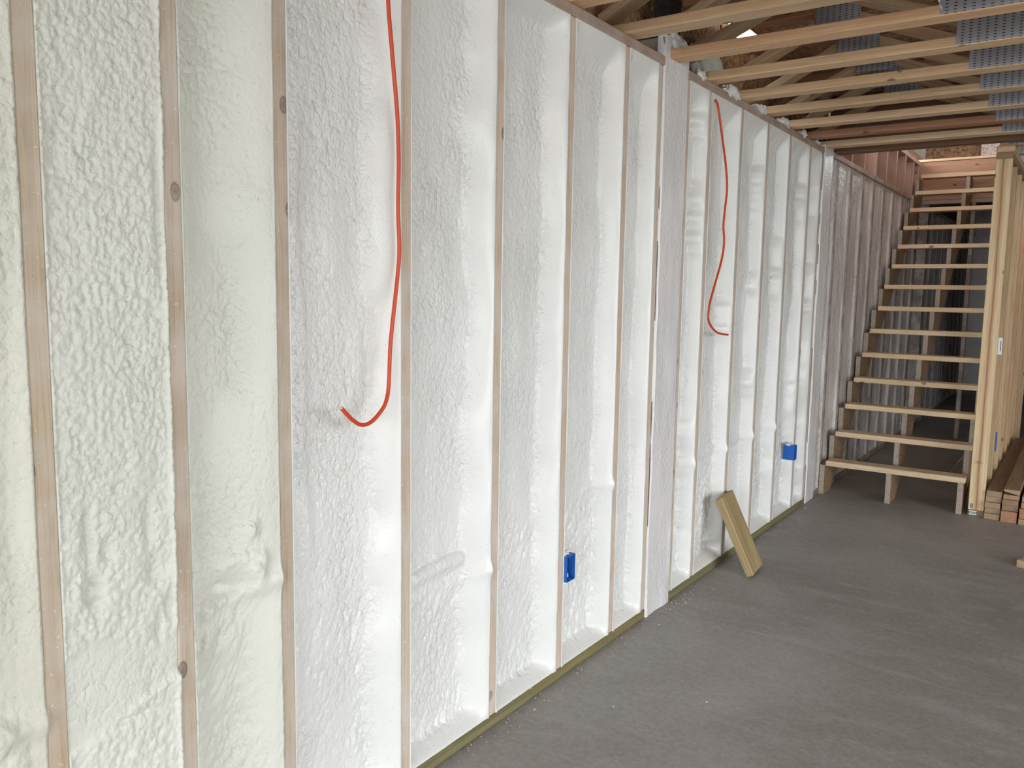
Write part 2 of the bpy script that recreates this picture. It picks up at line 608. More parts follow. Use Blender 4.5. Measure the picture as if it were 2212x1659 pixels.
def foam_bay(y0, y1, seed, mat, parent, D=0.055, wn=0.03, wf=0.05, res=0.006, z0=0.034, z1=PLATE_TOP + 0.006,
             fine=0.0034, lump=0.006, lift=0.6, lipn=0.001, lipf=0.001, zb=0.05, zt=0.06, extra=None, stretch=1.0, waves=0.012):
    ny = max(10, int((y1 - y0) / res))
    nz = int((z1 - z0) / (res * 1.25))
    y = np.linspace(y0, y1, ny)
    z = np.linspace(z0, z1, nz)
    Y, Z = np.meshgrid(y, z)
    # wandering widths of the two ramps
    wfv = wf * (0.7 + 0.9 * fbm(Z * 3.1, Z * 0 + seed, seed, 3)) + 0.03 * (vnoise(Z * 9, Z * 0 + 3, seed) - 0.5) * (wf / 0.05) * 0.6
    if y0 > 3.3 and y1 < 5.6:
        wfv = wfv + 0.055 * sstep((vnoise(Z * 5.5, Z * 0 + 1.7, seed + 71) - 0.5) * 3) * (0.5 + vnoise(Z * 23, Z * 0, seed + 72))
    wfv = np.maximum(wfv, 0.012)
    wnv = wn * (0.6 + 0.9 * vnoise(Z * 4.0, Z * 0 + 7, seed))
    prof = sstep((Y - y0) / wnv) * sstep((y1 - Y) / wfv)
    prof = prof * sstep((Z - z0) / zb) * sstep((z1 - Z) / zt * 0.9 + 0.0)
    h = -D * prof
    # slow hollows and swells
    h = h + waves * (fbm(Y * 6, Z * 2.0, seed + 3, 3) - 0.5) * 2 * prof
    # orange peel above the lift line
    wob = 0.02 * fbm(Y * 12, Z * 6, seed + 5, 2)
    pk = 0.6 * pillow((Y + wob) * 75, (Z + wob) * 62 * stretch, seed + 9) + 0.4 * pillow((Y + wob) * 140, (Z + wob) * 120 * stretch, seed + 10)
    amp = fine * (0.25 + 1.5 * sstep((fbm(Y * 7, Z * 3.2, seed + 21, 2) - 0.3) * 2.4))
    up = sstep((Z - (lift - 0.02) - 0.05 * (vnoise(Y * 8, Z * 0, seed + 2) - 0.5)) / 0.05)
    calm = 0.12 + 0.88 * sstep((prof - 0.45) / 0.45)
    if wf > 0.1:
        calm = 0.25 + 0.75 * sstep((y1 - Y - 0.03) / 0.05)
    h = h + (pk - 0.5) * amp * up * calm
    # coarser stretched lumps under it
    pl = pillow((Y - 0.35 * Z + wob * 2) * 42 + 3, (Z + wob * 2) * 17, seed + 31)
    pl2 = pillow((Y - 0.3 * Z + wob) * 85, (Z + wob) * 34, seed + 37)
    lm = 0.3 + 1.2 * sstep((fbm(Y * 5, Z * 3.5, seed + 41, 2) - 0.3) * 2.2)
    h = h + ((pl - 0.6) * lump * lm + (pl2 - 0.6) * fine * 1.3) * (1 - up) * calm
    # swollen bead along the lift line
    zl = lift + 0.10 * (Y - y0) - 0.02 * vnoise(Y * 9, Z * 0, seed + 2)
    bead = np.exp(-((Z - zl) / 0.022) ** 2)
    h = h + bead * 0.010 * sstep((vnoise(Y * 5, Z * 0 + 9, seed + 6) - 0.15) * 2) * sstep((Y - y0) / 0.05)
    # skin lips at the studs
    h = np.maximum(h, -0.125)
    if y1 > 5.9:
        h = np.minimum(h, -0.002)
    edge = np.exp(-((Y - y0) / 0.004) ** 2) * lipn + np.exp(-((Y - y1) / 0.004) ** 2) * lipf
    h = h + edge * (0.4 + 1.2 * vnoise(Z * 14, Z * 0, seed + 8))
    rn = fbm(Y * 30 + 5, Z * 26, seed + 61, 2)
    h = h - 0.0016 * sstep(1 - np.abs(rn - 0.5) * 16) * calm * sstep((fbm(Y * 6, Z * 3, seed + 62, 2) - 0.4) * 4)
    if extra:
        h = extra(Y, Z, h, prof, up)
    bub = 0.12 + 0.88 * sstep((prof - 0.55) / 0.4)
    if wf > 0.1:
        bub = 0.2 + 0.7 * calm
    if D < 0.025:
        bub = np.full(h.shape, 0.75)
    bub = np.concatenate([bub[:, :1], bub, bub[:, -1:]], 1)
    # turn the skin in at the studs so its edge has depth
    h = np.concatenate([np.full((nz, 1), -0.03), h, np.full((nz, 1), -0.03)], 1)
    Y = np.concatenate([Y[:, :1] - 0.0012, Y, Y[:, -1:] + 0.0012], 1)
    Z = np.concatenate([Z[:, :1], Z, Z[:, -1:]], 1)
    return grid_mesh('foam_infill', h, Y, Z, mat, parent, bub)


# ------------------------------------------------------------------ the setting
def struct(o):
    o['kind'] = 'structure'
    return o


struct(box('floor', (-0.16, DOOR_Y, -0.12), (6.0, 16.0, 0.0), M['concrete']))
struct(box('ground', (-20, -30, -0.30), (40, DOOR_Y - 0.001, -0.02), M['ground']))
struct(box('ground_side', (6.001, DOOR_Y, -0.30), (40, 30, -0.02), M['ground']))

WL = struct(empty('wall_left'))
SHX = -0.14
box('sheathing', (SHX - 0.02, DOOR_Y, 0.0), (SHX, 16.0, 2.344), M['osb'], WL)

# studs: y of the near edge
near_studs = [-5.8, -5.4, -5.0] + [-4.59, -4.18, -3.77, -3.37, -2.96, -2.55, -2.15, -1.74, -1.33, -0.93, -0.52, -0.12, 0.29, 0.674, 0.938, 1.202, 1.608, 2.020, 2.426, 2.822, 3.113]
mid_studs = [3.390, 3.647, 4.063, 4.470, 4.871, 5.280, 5.545]
for y in near_studs + mid_studs:
    board('stud', (-0.07, y + 0.019, 0.038), (-0.07, y + 0.019, PLATE_TOP), 0.14, 0.038, (1, 0, 0), M['stud'] if y < 1.4 else M['stud_film'], WL, bevel=0.003)
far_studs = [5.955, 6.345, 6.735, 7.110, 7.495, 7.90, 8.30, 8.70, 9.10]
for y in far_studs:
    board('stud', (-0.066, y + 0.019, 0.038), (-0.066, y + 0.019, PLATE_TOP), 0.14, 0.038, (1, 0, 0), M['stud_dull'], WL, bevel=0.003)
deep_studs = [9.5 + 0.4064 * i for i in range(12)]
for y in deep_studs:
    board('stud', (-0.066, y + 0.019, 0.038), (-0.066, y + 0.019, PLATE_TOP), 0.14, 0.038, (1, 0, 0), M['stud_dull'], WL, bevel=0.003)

# plates
for a, b in ((DOOR_Y, 2.262), (2.264, 3.150)):
    board('bottom_plate', (-0.068, a, 0.019), (-0.068, b, 0.019), 0.14, 0.038, (1, 0, 0), M['treated'], WL)
board('bottom_plate', (-0.068, 3.392, 0.019), (-0.068, 5.585, 0.019), 0.14, 0.038, (1, 0, 0), M['treated'], WL)
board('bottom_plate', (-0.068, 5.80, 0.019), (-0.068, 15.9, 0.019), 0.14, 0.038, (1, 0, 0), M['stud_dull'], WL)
board('top_plate', (-0.068, DOOR_Y, PLATE_TOP + 0.019), (-0.068, 3.175, PLATE_TOP + 0.019), 0.145, 0.038, (1, 0, 0), M['top_plate'], WL, bevel=0.004)
board('top_plate', (-0.068, 3.400, PLATE_TOP + 0.019), (-0.068, 5.60, PLATE_TOP + 0.019), 0.145, 0.038, (1, 0, 0), M['top_plate'], WL, bevel=0.004)
board('top_plate', (-0.062, 5.80, PLATE_TOP + 0.019), (-0.062, 15.9, PLATE_TOP + 0.019), 0.150, 0.038, (1, 0, 0), M['plate_brown'], WL, bevel=0.004)

# ---- foam between the studs
def gouges(Y, Z, h, prof, up):
    """flush bay: rough skin, scraped patch and torn pockets low down"""
    h = h + 0.0030 * (pillow(Y * 62, Z * 75, 5) - 0.5) * (0.3 + 1.2 * fbm(Y * 5, Z * 5, 8, 2)) + 0.0035 * (fbm(Y * 22, Z * 18, 6, 3) - 0.5)
    for k_, (fy, fz) in enumerate(((34, 44), (60, 52))):
        r_ = fbm(Y * fy + 3, Z * fz, 300 + k_, 2)
        h = h - 0.0022 * sstep(1 - np.abs(r_ - 0.5) * 18)
    patch = sstep((0.72 - Z + 0.10 * (vnoise(Y * 9, Z * 7, 3) - 0.5)) / 0.03) * sstep((Z - 0.535 - 0.35 * (Y - 0.75)) / 0.02)
    h = h * (1 - patch) + patch * (-0.002 - 0.0025 * sstep((0.84 - Y) / 0.1))
    for (cy, cz, ry, rz, d) in ((0.775, 0.83, 0.020, 0.045, 0.016), (0.80, 0.90, 0.016, 0.03, 0.010), (0.765, 0.93, 0.012, 0.10, 0.010),
                                (0.895, 0.84, 0.03, 0.035, 0.010), (0.885, 0.94, 0.014, 0.06, 0.008), (0.925, 0.76, 0.014, 0.03, 0.014),
                                (0.90, 0.72, 0.008, 0.035, 0.012), (0.93, 1.55, 0.012, 0.16, 0.010), (0.84, 0.555, 0.05, 0.006, 0.008)):
        r = ((Y - cy) / ry) ** 2 + ((Z - cz) / rz) ** 2
        w = 0.6 * (fbm(Y * 40, Z * 40, 77, 2) - 0.5)
        h = h - d * np.exp(-np.maximum(r + w, 0) * 1.6)
    return h


def knobs(cs, amp=1.0):
    def f(Y, Z, h, prof, up):
        for (cy, cz, ry, rz, d) in cs:
            w = 1.2 * (fbm(Y * 30, Z * 30, 55, 2) - 0.5)
            r = ((Y - cy) / ry) ** 2 + ((Z - cz) / rz) ** 2
            h = h + amp * d * np.exp(-np.maximum(r + w, 0))
        return h
    return f


def bay3(Y, Z, h, prof, up):
    # long soft fold running down the bay
    c = 1.322 + 0.012 * np.sin(Z * 3.0) + 0.006 * np.sin(Z * 11)
    h = h + 0.010 * np.exp(-((Y - c) / 0.018) ** 2) * sstep((Z - 0.68) / 0.1) * sstep((1.95 - Z) / 0.3)
    return h


def bay4(Y, Z, h, prof, up):
    # smooth ridge with an open crack above it
    zc = 0.593 + 0.012 * np.sin((Y - 1.7) * 9)
    on = sstep((Y - 1.69) / 0.03) * sstep((1.96 - Y) / 0.03)
    h = h + 0.020 * np.exp(-((Z - (zc - 0.028)) / 0.026) ** 2) * on
    h = h - 0.014 * np.exp(-((Z - zc - 0.004 * (vnoise(Y * 60, Y * 0, 4) - 0.5)) / 0.0035) ** 2) * on
    return h


for i in range(0, 15):
    foam_bay(near_studs[i] + 0.038, near_studs[i + 1], 900 + i, M['foam_cream'], WL, res=0.03)
foam_bay(0.328, 0.674, 11, M['foam_yellow'], WL, D=0.012, wf=0.03, wn=0.05, res=0.004, fine=0.0055, lump=0.004,
         extra=knobs([(0.60, 0.62, 0.03, 0.03, 0.010), (0.62, 0.55, 0.02, 0.04, 0.008)]))
foam_bay(0.712, 0.938, 12, M['foam_cream'], WL, D=0.003, wf=0.02, wn=0.02, res=0.0032, fine=0.0032, lump=0.003, waves=0.0025, lipn=0.003, lipf=0.004, extra=gouges)
foam_bay(0.976, 1.202, 13, M['foam_cream'], WL, D=0.042, wn=0.02, wf=0.13, res=0.0032, fine=0.0048, lump=0.007, lift=0.72,
         extra=knobs([(1.10, 0.80, 0.035, 0.03, 0.024), (1.145, 0.77, 0.02, 0.045, 0.020), (1.13, 0.86, 0.016, 0.03, 0.014), (1.07, 0.735, 0.045, 0.018, -0.016), (1.03, 0.66, 0.02, 0.09, 0.014), (1.10, 0.62, 0.03, 0.06, 0.010), (1.05, 0.56, 0.02, 0.04, -0.010)]))
foam_bay(1.240, 1.608, 14, M['foam'], WL, D=0.062, wn=0.035, wf=0.075, res=0.0038, lift=0.60, lump=0.009, extra=bay3)
foam_bay(1.646, 2.020, 15, M['foam'], WL, D=0.060, wn=0.035, wf=0.085, res=0.004, lift=0.50, lump=0.009, extra=bay4)
foam_bay(2.058, 2.426, 16, M['foam'], WL, D=0.062, wn=0.035, wf=0.075, res=0.0045, lift=0.60, lump=0.009)
foam_bay(2.464, 2.822, 17, M['foam'], WL, fine=0.0045, D=0.066, wn=0.03, wf=0.055, res=0.005, lift=0.62, lump=0.010, zt=0.12)
foam_bay(2.860, 3.113, 18, M['foam'], WL, fine=0.0045, D=0.062, wn=0.03, wf=0.045, res=0.005, lift=0.62, lump=0.011, waves=0.016, zt=0.12)
foam_bay(3.428, 3.647, 19, M['foam'], WL, fine=0.0055, D=0.064, wn=0.03, wf=0.035, res=0.006, lift=0.59, lump=0.012, waves=0.018, zt=0.10)
foam_bay(3.685, 4.063, 20, M['foam'], WL, fine=0.0055, D=0.066, wn=0.03, wf=0.035, res=0.006, lift=0.58, lump=0.010, waves=0.018, zt=0.10)
foam_bay(4.101, 4.470, 21, M['foam'], WL, fine=0.0055, D=0.066, wn=0.03, wf=0.035, res=0.007, lift=0.58, lump=0.010, waves=0.018, zt=0.10)
foam_bay(4.508, 4.871, 22, M['foam'], WL, fine=0.0055, D=0.066, wn=0.03, wf=0.035, res=0.007, lift=0.58, lump=0.012, waves=0.018, zt=0.10)
foam_bay(4.909, 5.280, 23, M['foam'], WL, fine=0.0055, D=0.064, wn=0.03, wf=0.045, res=0.007, lift=0.58, lump=0.014, waves=0.022, zt=0.10)
foam_bay(5.318, 5.545, 24, M['foam'], WL, fine=0.0055, D=0.058, wn=0.03, wf=0.05, res=0.007, lift=0.55, lump=0.014, waves=0.022, zt=0.10)
prev = 5.80
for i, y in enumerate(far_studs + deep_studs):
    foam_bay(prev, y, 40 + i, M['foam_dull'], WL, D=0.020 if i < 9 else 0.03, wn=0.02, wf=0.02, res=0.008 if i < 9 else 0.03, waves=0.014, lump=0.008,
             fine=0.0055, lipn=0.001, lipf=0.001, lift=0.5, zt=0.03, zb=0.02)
    prev = y + 0.038


# ---- columns buried under a skim of foam
def skim_post(y0, y1, xf, ztop, mat, seed):
    c = box('column', (-0.13, y0 + 0.004, 0.0), (xf - 0.006, y1 - 0.004, ztop - 0.01), M['stud_dull'], WL)
    ny, nz = int((y1 - y0) / 0.005), int(ztop / 0.007)
    Y, Z = np.meshgrid(np.linspace(y0, y1, ny), np.linspace(0.0, ztop, nz))
    t = np.minimum(Y - y0, y1 - Y)
    h = xf + 0.003 * (fbm(Y * 12, Z * 3, seed, 2) - 0.5) * 2 + 0.0012 * (pillow(Y * 90, Z * 70, seed) - 0.5)
    h = h + 0.004 * sstep((vnoise(Y * 40, Z * 4, seed + 3) - 0.55) * 4) * np.exp(-t / 0.02)
    h = np.where(t < 1e-4, -0.03, h)
    wig = 0.008 * (vnoise(Z * 9, Z * 0, seed + 4) - 0.5)
    grid_mesh('foam_skim', h, Y + wig * (t < 0.03), Z, mat, WL, np.full(h.shape, 0.45))


skim_post(3.153, 3.392, 0.006, 2.43, M['foam_skim'], 61)
skim_post(5.586, 5.795, 0.008, 2.36, M['foam_skim'], 62)

# torn foam standing up behind the first column top, foam dabs on the plate and rim
def blob(name, c, r, mat, parent, seed, sub=4, amp=0.6, zmin=None):
    bm = bmesh.new()
    bmesh.ops.create_icosphere(bm, subdivisions=sub, radius=1.0)
    P = np.array([v.co[:] for v in bm.verts])
    d = 1 + amp * (fbm(P[:, 0] * 1.7 + 9, P[:, 1] * 1.7 + P[:, 2] * 1.3 + 9, seed, 3) - 0.5) * 2
    d = d + amp * 0.5 * (pillow(P[:, 0] * 3 + P[:, 2] * 2 + 20, P[:, 1] * 3 - P[:, 2] + 20, seed) - 0.5)
    for v, k in zip(bm.verts, d):
        v.co = Vector((v.co.x * r[0] * k, v.co.y * r[1] * k, v.co.z * r[2] * k))
    return from_bm(name, bm, mat, parent, Matrix.Translation(c), smooth=True)


blob('foam_dab', (-0.01, 3.30, 2.40), (0.03, 0.08, 0.05), M['foam'], WL, 3)
blob('foam_dab', (-0.012, 3.245, 2.44), (0.014, 0.018, 0.075), M['foam'], WL, 4)
for i, (y, rx, ry, rz) in enumerate([(3.56, 0.02, 0.05, 0.035), (3.93, 0.03, 0.07, 0.045), (4.02, 0.02, 0.05, 0.03), (4.33, 0.03, 0.07, 0.025),
                                     (4.74, 0.03, 0.06, 0.028), (4.40, 0.02, 0.04, 0.035), (5.12, 0.03, 0.04, 0.03), (4.78, 0.02, 0.05, 0.04), (5.46, 0.02, 0.05, 0.02)]):
    blob('foam_dab', (-0.016, y, 2.348 + rz * 0.15), (rx, ry, rz * 0.7), M['foam'], WL, 20 + i)
blob('foam_dab', (-0.11, 3.86, 2.47), (0.05, 0.14, 0.11), M['foam_cream'], WL, 51, sub=4, amp=0.5)
blob('foam_dab', (-0.09, 2.70, 2.72), (0.06, 0.06, 0.06), M['foam_cream'], WL, 52)

# rim sheathing above the plate, with the eave gap that lets daylight in
GAP = (4.20, 4.78)
box('rim_sheathing', (SHX - 0.02, DOOR_Y, 2.344), (SHX, GAP[0], 2.90), M['osb'], WL)
box('rim_sheathing', (SHX - 0.02, GAP[0], 2.344), (SHX, GAP[1], 2.728), M['osb'], WL)
box('rim_sheathing', (SHX - 0.02, GAP[1], 2.344), (SHX, 6.24, 2.90), M['osb'], WL)
box('rim_sheathing', (SHX - 0.02, 9.16, 2.344), (SHX, 16.0, 2.90), M['osb'], WL)

# steel brackets on the column tops
def bracket(y, x0, x1, z0, z1):
    o = empty('column_bracket', (x1, y, z0))
    w = 0.006
    box('side_plate', (x0, y, z0), (x1, y + w, z1), M['steel_dark'], o)
    box('front_plate', (x1 - w, y + w, z0), (x1, y + 0.125, z1), M['steel_dark'], o)
    box('side_plate', (x0, y + 0.119, z0), (x1 - w, y + 0.125, z1), M['steel_dark'], o)
    for k in range(5):
        bm = bmesh.new()
        bmesh.ops.create_cone(bm, cap_ends=True, segments=8, radius1=0.006, radius2=0.004, depth=0.004)
        from_bm('bolt', bm, M['steel'], o, Matrix.Translation((x1 + 0.002, y + 0.03 + 0.03 * (k % 3), z0 + 0.03 + 0.032 * k)) @ Matrix.Rotation(math.pi / 2, 4, 'Y'))
    return o


tag(bracket(3.20, -0.075, -0.010, 2.355, 2.60), 'black steel bracket behind the joists above the nearer foam covered column', 'bracket')
tag(bracket(5.625, -0.075, -0.010, 2.346, 2.56), 'black steel bracket above the farther foam covered column near the stair opening', 'bracket')

# ------------------------------------------------------------------ floor trusses
Z0 = 2.344
TOPZ = 2.72


def truss(y, x0, x1, label, tops=(0.44, 1.75, 2.95), bots=(-0.20, 1.17, 2.35, 3.55), mat=None, group='open web floor trusses', top_x0=None):
    mat = mat or M['truss']
    o = empty('floor_truss', (x0, y + 0.0445, Z0))
    tag(o, label, 'truss', group)
    yc = y + 0.0445
    board('bottom_chord', (x0, yc, Z0 + 0.019), (x1, yc, Z0 + 0.019), 0.089, 0.038, (0, 1, 0), mat, o)
    board('top_chord', (x0 if top_x0 is None else top_x0, yc, TOPZ - 0.019), (x1, yc, TOPZ - 0.019), 0.089, 0.038, (0, 1, 0), M['red'], o)
    zb, zt = Z0 + 0.042, TOPZ - 0.042
    tops = [t for t in tops if t < x1 - 0.05]
    pts = []
    for i, t in enumerate(tops):
        if i < len(bots):
            pts.append(((bots[i] + 0.05, zb + 0.012), (t - 0.03, zt - 0.010)))
        if i + 1 < len(bots) and bots[i + 1] < x1 + 0.3:
            pts.append(((t + 0.03, zt - 0.010), (min(bots[i + 1], x1) - 0.04, zb + 0.012)))
    for (a, b) in pts:
        if a[0] < x0:
            if b[0] < x0 + 0.1:
                continue
            tt = (x0 + 0.02 - a[0]) / (b[0] - a[0])
            a = (a[0] + (b[0] - a[0]) * tt, a[1] + (b[1] - a[1]) * tt)
        board('web', (a[0], yc, a[1]), (b[0], yc, b[1]), 0.087, 0.036, (0, 1, 0), M['truss_web_shaded'], o)
    for t in tops:
        box('nail_plate', (t - 0.10, y - 0.0015, TOPZ - 0.125), (t + 0.10, y, TOPZ - 0.004), M['plate'], o)
    for i, b in enumerate(bots[1:]):
        if b < x1:
            box('nail_plate', (b - 0.185, y - 0.0015, Z0 + 0.004), (b + 0.21, y, Z0 + 0.10), M['plate'], o)
    return o


TY = [2.41, 2.815, 3.20, 3.608, 4.016, 4.425, 4.835, 5.225, 5.595]
TL = ['floor truss nearest the camera, cut off by the top edge above the wall plate',
      'second nearest floor truss, crossing just in front of the black steel bracket',
      'floor truss landing on the nearer foam covered column, below the daylight triangle',
      'floor truss with a round dark knot, first one past the nearer column',
      'fourth floor truss before the stair opening beam, third past x',
      'floor truss in the middle of the run between the two foam covered columns',
      'yellowish floor truss with the foam dab at its end, just before the reddish one',
      'reddish brown floor truss, the second from the stair opening',
      'last pale floor truss, directly in front of the dark stair opening beam']
TL[4] = 'pale floor truss second after the one with the round dark knot'[:80]
truss_mats = [M['truss']] * 9
truss_mats[7] = M['red']
for y, l, m in zip(TY, TL, truss_mats):
    kw = {}
    if y == 3.608:
        kw = dict(tops=(0.40, 1.75, 2.95), bots=(-0.335, 1.17, 2.35, 3.55))
    if y == 4.016:
        kw = dict(top_x0=0.035)
    truss(y, -0.135 if y != 3.20 else 0.0, 4.4, l, mat=m, **kw)
for i, y in enumerate((6.06, 6.46, 6.87, 7.28)):
    truss(y, 0.94, 4.4, ['short truss over the partition, first one beyond the stair opening beam',
                          'short truss over the partition, second beyond the stair opening beam',
                          'short truss over the partition, third beyond the stair opening beam',
                          'short truss over the partition, fourth and farthest of them'][i],
          tops=(1.75, 2.95), bots=(1.17, 1.17, 2.35, 3.55), group='floor trusses right of the stair opening')

# dark beam across the stair opening
hb = empty('header_beam', (0.0, 5.93, Z0))
tag(hb, 'dark brown doubled beam across the near side of the stair opening', 'beam')
board('beam_ply', (-0.05, 5.906, 2.53), (2.0, 5.906, 2.53), 0.37, 0.044, (0, 0, 1), M['header'], hb)
board('beam_ply', (-0.05, 5.951, 2.53), (2.0, 5.951, 2.53), 0.37, 0.044, (0, 0, 1), M['header'], hb)

# subfloor above (ceiling seen from below)
CE = struct(empty('ceiling', (0, 0, TOPZ)))
for y0, y1, x0 in ((DOOR_Y, 4.0, SHX), (4.0, 4.60, -0.03), (4.60, 5.975, SHX)):
    box('subfloor', (x0, y0, TOPZ), (6.0, y1, TOPZ + 0.02), M['osb'], CE)
box('subfloor', (0.96, 5.975, TOPZ), (6.0, 9.16, TOPZ + 0.02), M['osb'], CE)
box('subfloor', (SHX, 9.16, TOPZ), (6.0, 16.0, TOPZ + 0.02), M['osb'], CE)

# ------------------------------------------------------------------ stairwell framing above the wall
LD = struct(empty('wall_stairwell', (-0.05, 6.0, Z0)))
board('top_rail', (-0.05, 6.0, 2.701), (-0.05, 9.16, 2.701), 0.10, 0.038, (1, 0, 0), M['mauve'], LD)
for y in (6.09, 6.38, 6.785, 7.19, 7.59, 8.0, 8.41, 8.82, 9.10):
    board('short_stud', (-0.05, y, 2.345), (-0.05, y, 2.682), 0.09, 0.038, (1, 0, 0), M['mauve'], LD)
for y0, y1 in ((6.24, 6.84), (6.99, 9.16)):
    box('back_panel', (-0.125, y0, 2.345), (-0.115, y1, 2.70), M['osb_pale'], LD)
box('back_panel', (-0.125, 6.84, 2.345), (-0.115, 6.99, 2.43), M['osb_pale'], LD)
for i, (y, z, ry, rz) in enumerate(((7.50, 2.43, 0.09, 0.09), (8.22, 2.40, 0.08, 0.07), (8.65, 2.37, 0.10, 0.04), (7.05, 2.37, 0.06, 0.03))):
    blob('foam_dab', (-0.108, y, z), (0.016, ry, rz), M['foam'], LD, 90 + i)

# landing rim, plates and support wall at the stair head
LA = struct(empty('wall_landing', (0.5, 9.2, 0)))
board('rim_joist', (-0.04, 9.18, 2.53), (0.93, 9.18, 2.53), 0.37, 0.038, (0, 0, 1), M['red'], LA)
board('top_plate', (-0.04, 9.21, 2.325), (0.93, 9.21, 2.325), 0.089, 0.038, (0, 1, 0), M['top_plate'], LA)
board('stud', (0.05, 9.21, 0), (0.05, 9.21, 2.306), 0.09, 0.038, (1, 0, 0), M['stud_dull'], LA)
board('stud', (0.487, 9.21, 0), (0.487, 9.21, 2.306), 0.089, 0.036, (0, 1, 0), M['stud_dull'], LA)
box('deck_edge', (-0.05, 9.155, TOPZ), (0.96, 9.25, TOPZ + 0.022), M['pine'], LA)

# upper floor walls glimpsed through the opening
UP = struct(empty('wall_upper', (0.4, 10.4, 2.74)))
box('osb_panel', (-0.20, 10.40, 2.742), (0.385, 10.42, 5.0), M['osb_dark'], UP)
box('pale_panel', (0.387, 10.38, 2.86), (0.96, 10.42, 5.0), M['osb_pale'], UP)
box('pine_panel', (0.387, 10.39, 2.742), (0.96, 10.42, 2.859), M['pine'], UP)
for x in (-0.24, -0.32, -0.40, -0.50):
    board('stud', (x, 10.36, 2.742), (x, 10.36, 5.0), 0.089, 0.038, (0, 1, 0), M['pine'], UP)
box('pale_panel', (-1.2, 10.41, 2.742), (-0.20, 10.43, 5.0), M['pine'], UP)
struct(box('ceiling_light_block', (-0.3, DOOR_Y, 5.0), (6.0, 16.0, 5.05), M['osb_pale']))  # unseen roof added to hold back sky light over the upper floor
struct(box('wall_light_block_left', (-0.18, 5.0, 2.90), (-0.16, 16.0, 5.0), M['wall_grey']))  # unseen wall added to cut daylight on the upper floor
struct(box('wall_upper_light_gap', (5.95, DOOR_Y, 2.74), (6.0, 6.5, 5.0), M['wall_grey']))  # unseen wall in two lengths, gap left to let light in upstairs
struct(box('wall_upper_light_gap', (5.95, 9.5, 2.74), (6.0, 16.0, 5.0), M['wall_grey']))

# ------------------------------------------------------------------ room shell out of sight
struct(box('wall_outer', (5.95, 3.7, 0.0), (6.0, 16.0, 2.72), M['wall_grey']))
struct(box('wall_outer', (5.95, -0.1, 2.35), (6.0, 3.7, 2.72), M['wall_grey']))  # head over the opening added for side light
struct(box('wall_outer', (5.95, DOOR_Y, 0.0), (6.0, -0.1, 2.72), M['wall_grey']))
struct(box('wall_light_block_cross', (1.45, 9.30, 0.0), (5.95, 9.36, 2.72), M['foam_dull']))  # added to keep side light out from under the stairs
WB = struct(empty('wall_back', (0, 14.0, 0)))
box('sheathing', (-0.14, 14.1, 0), (6.0, 14.12, 2.72), M['foam_dull'], WB)
for i in range(12):
    x = 0.28 + 0.4064 * i
    board('stud', (x, 14.03, 0.0), (x, 14.03, 2.34), 0.10, 0.038, (0, 1, 0), M['stud_dull'], WB)
for i in range(11):
    x = 0.28 + 0.4064 * i
    box('foam_infill', (x + 0.02, 14.0 + 0.006 * (i % 3), 0.0), (x + 0.386, 14.1, 2.34), M['foam_dull'], WB, bevel=0.008)

# ------------------------------------------------------------------ staircase
ST = tag(empty('staircase', (0.47, 5.93, 0)), 'unfinished open wooden staircase with temporary board treads against the foam wall', 'staircase')
RUN, RISE = 0.2282, 0.1785
YT = [5.926 + RUN * k for k in range(14)]
ZT = [0.244 + RISE * k for k in range(14)]
TT = 0.036
pts = []
zf = 0.0
for k in range(14):
    pts.append((YT[k] + 0.022, zf))
    pts.append((YT[k] + 0.022, ZT[k] - TT))
    zf = ZT[k] - TT
pts.append((YT[13] + 0.022 + RUN, ZT[13] - TT))
yend = YT[13] + 0.022 + RUN
th = 0.14
slope = RISE / RUN
off = th / math.cos(math.atan(slope))
def back_z(y):
    return (ZT[0] - TT) + slope * (y - (YT[0] + 0.022 + RUN)) - off + 0.0
pts.append((yend, back_z(yend)))
yb = YT[0] + 0.022 + RUN + (off - (ZT[0] - TT)) / slope
pts.append((yb, 0.0))
for x0 in (0.003, 0.438, 0.868):
    sg = prism_yz('stringer', pts, x0, x0 + 0.033, M['stringer'], ST)
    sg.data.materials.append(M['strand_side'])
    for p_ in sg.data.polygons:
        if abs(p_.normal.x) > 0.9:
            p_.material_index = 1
for k in range(14):
    x1 = 0.913 + random.uniform(-0.004, 0.003)
    board('tread', (0.048 + random.uniform(-0.004, 0.006), YT[k] + 0.0675, ZT[k] - TT / 2), (x1, YT[k] + 0.0675, ZT[k] - TT / 2), 0.135, TT, (0, 1, 0), M['tread'], ST, bevel=0.003)

# ------------------------------------------------------------------ stud partition right of the stair
WR = struct(empty('wall_right', (0.98, 5.965, 0)))
PX = 0.980
board('bottom_plate', (PX, 5.962, 0.019), (PX, 9.25, 0.019), 0.092, 0.038, (1, 0, 0), M['treated'], WR)
board('top_plate', (PX, 5.962, 2.268), (PX, 9.25, 2.268), 0.092, 0.038, (1, 0, 0), M['lumber'], WR)
board('top_plate', (PX + 0.002, 5.955, 2.308), (PX + 0.002, 9.25, 2.308), 0.098, 0.040, (1, 0, 0), M['truss'], WR, bevel=0.008)
e = board('stud', (PX, 5.984, 0.038), (PX, 5.984, 2.249), 0.090, 0.038, (1, 0, 0), M['post'], WR)
e['label'] = 'end stud with a reddish brown streak down its middle'
for y in (6.025, 6.37, 6.78, 7.18, 7.59, 8.0, 8.4, 8.8, 9.2):
    jx = random.uniform(-0.008, 0.006)
    board('stud', (PX + jx, y + 0.019, 0.038), (PX + jx, y + 0.019, 2.249), 0.089, 0.038, (1, 0, 0), M['pine'], WR)
tg = box('grade_tag', (0.943, 5.9595, 0.006), (0.986, 5.9618, 0.034), M['tag'], WR)
tg['label'] = 'white tag reading KDAT'
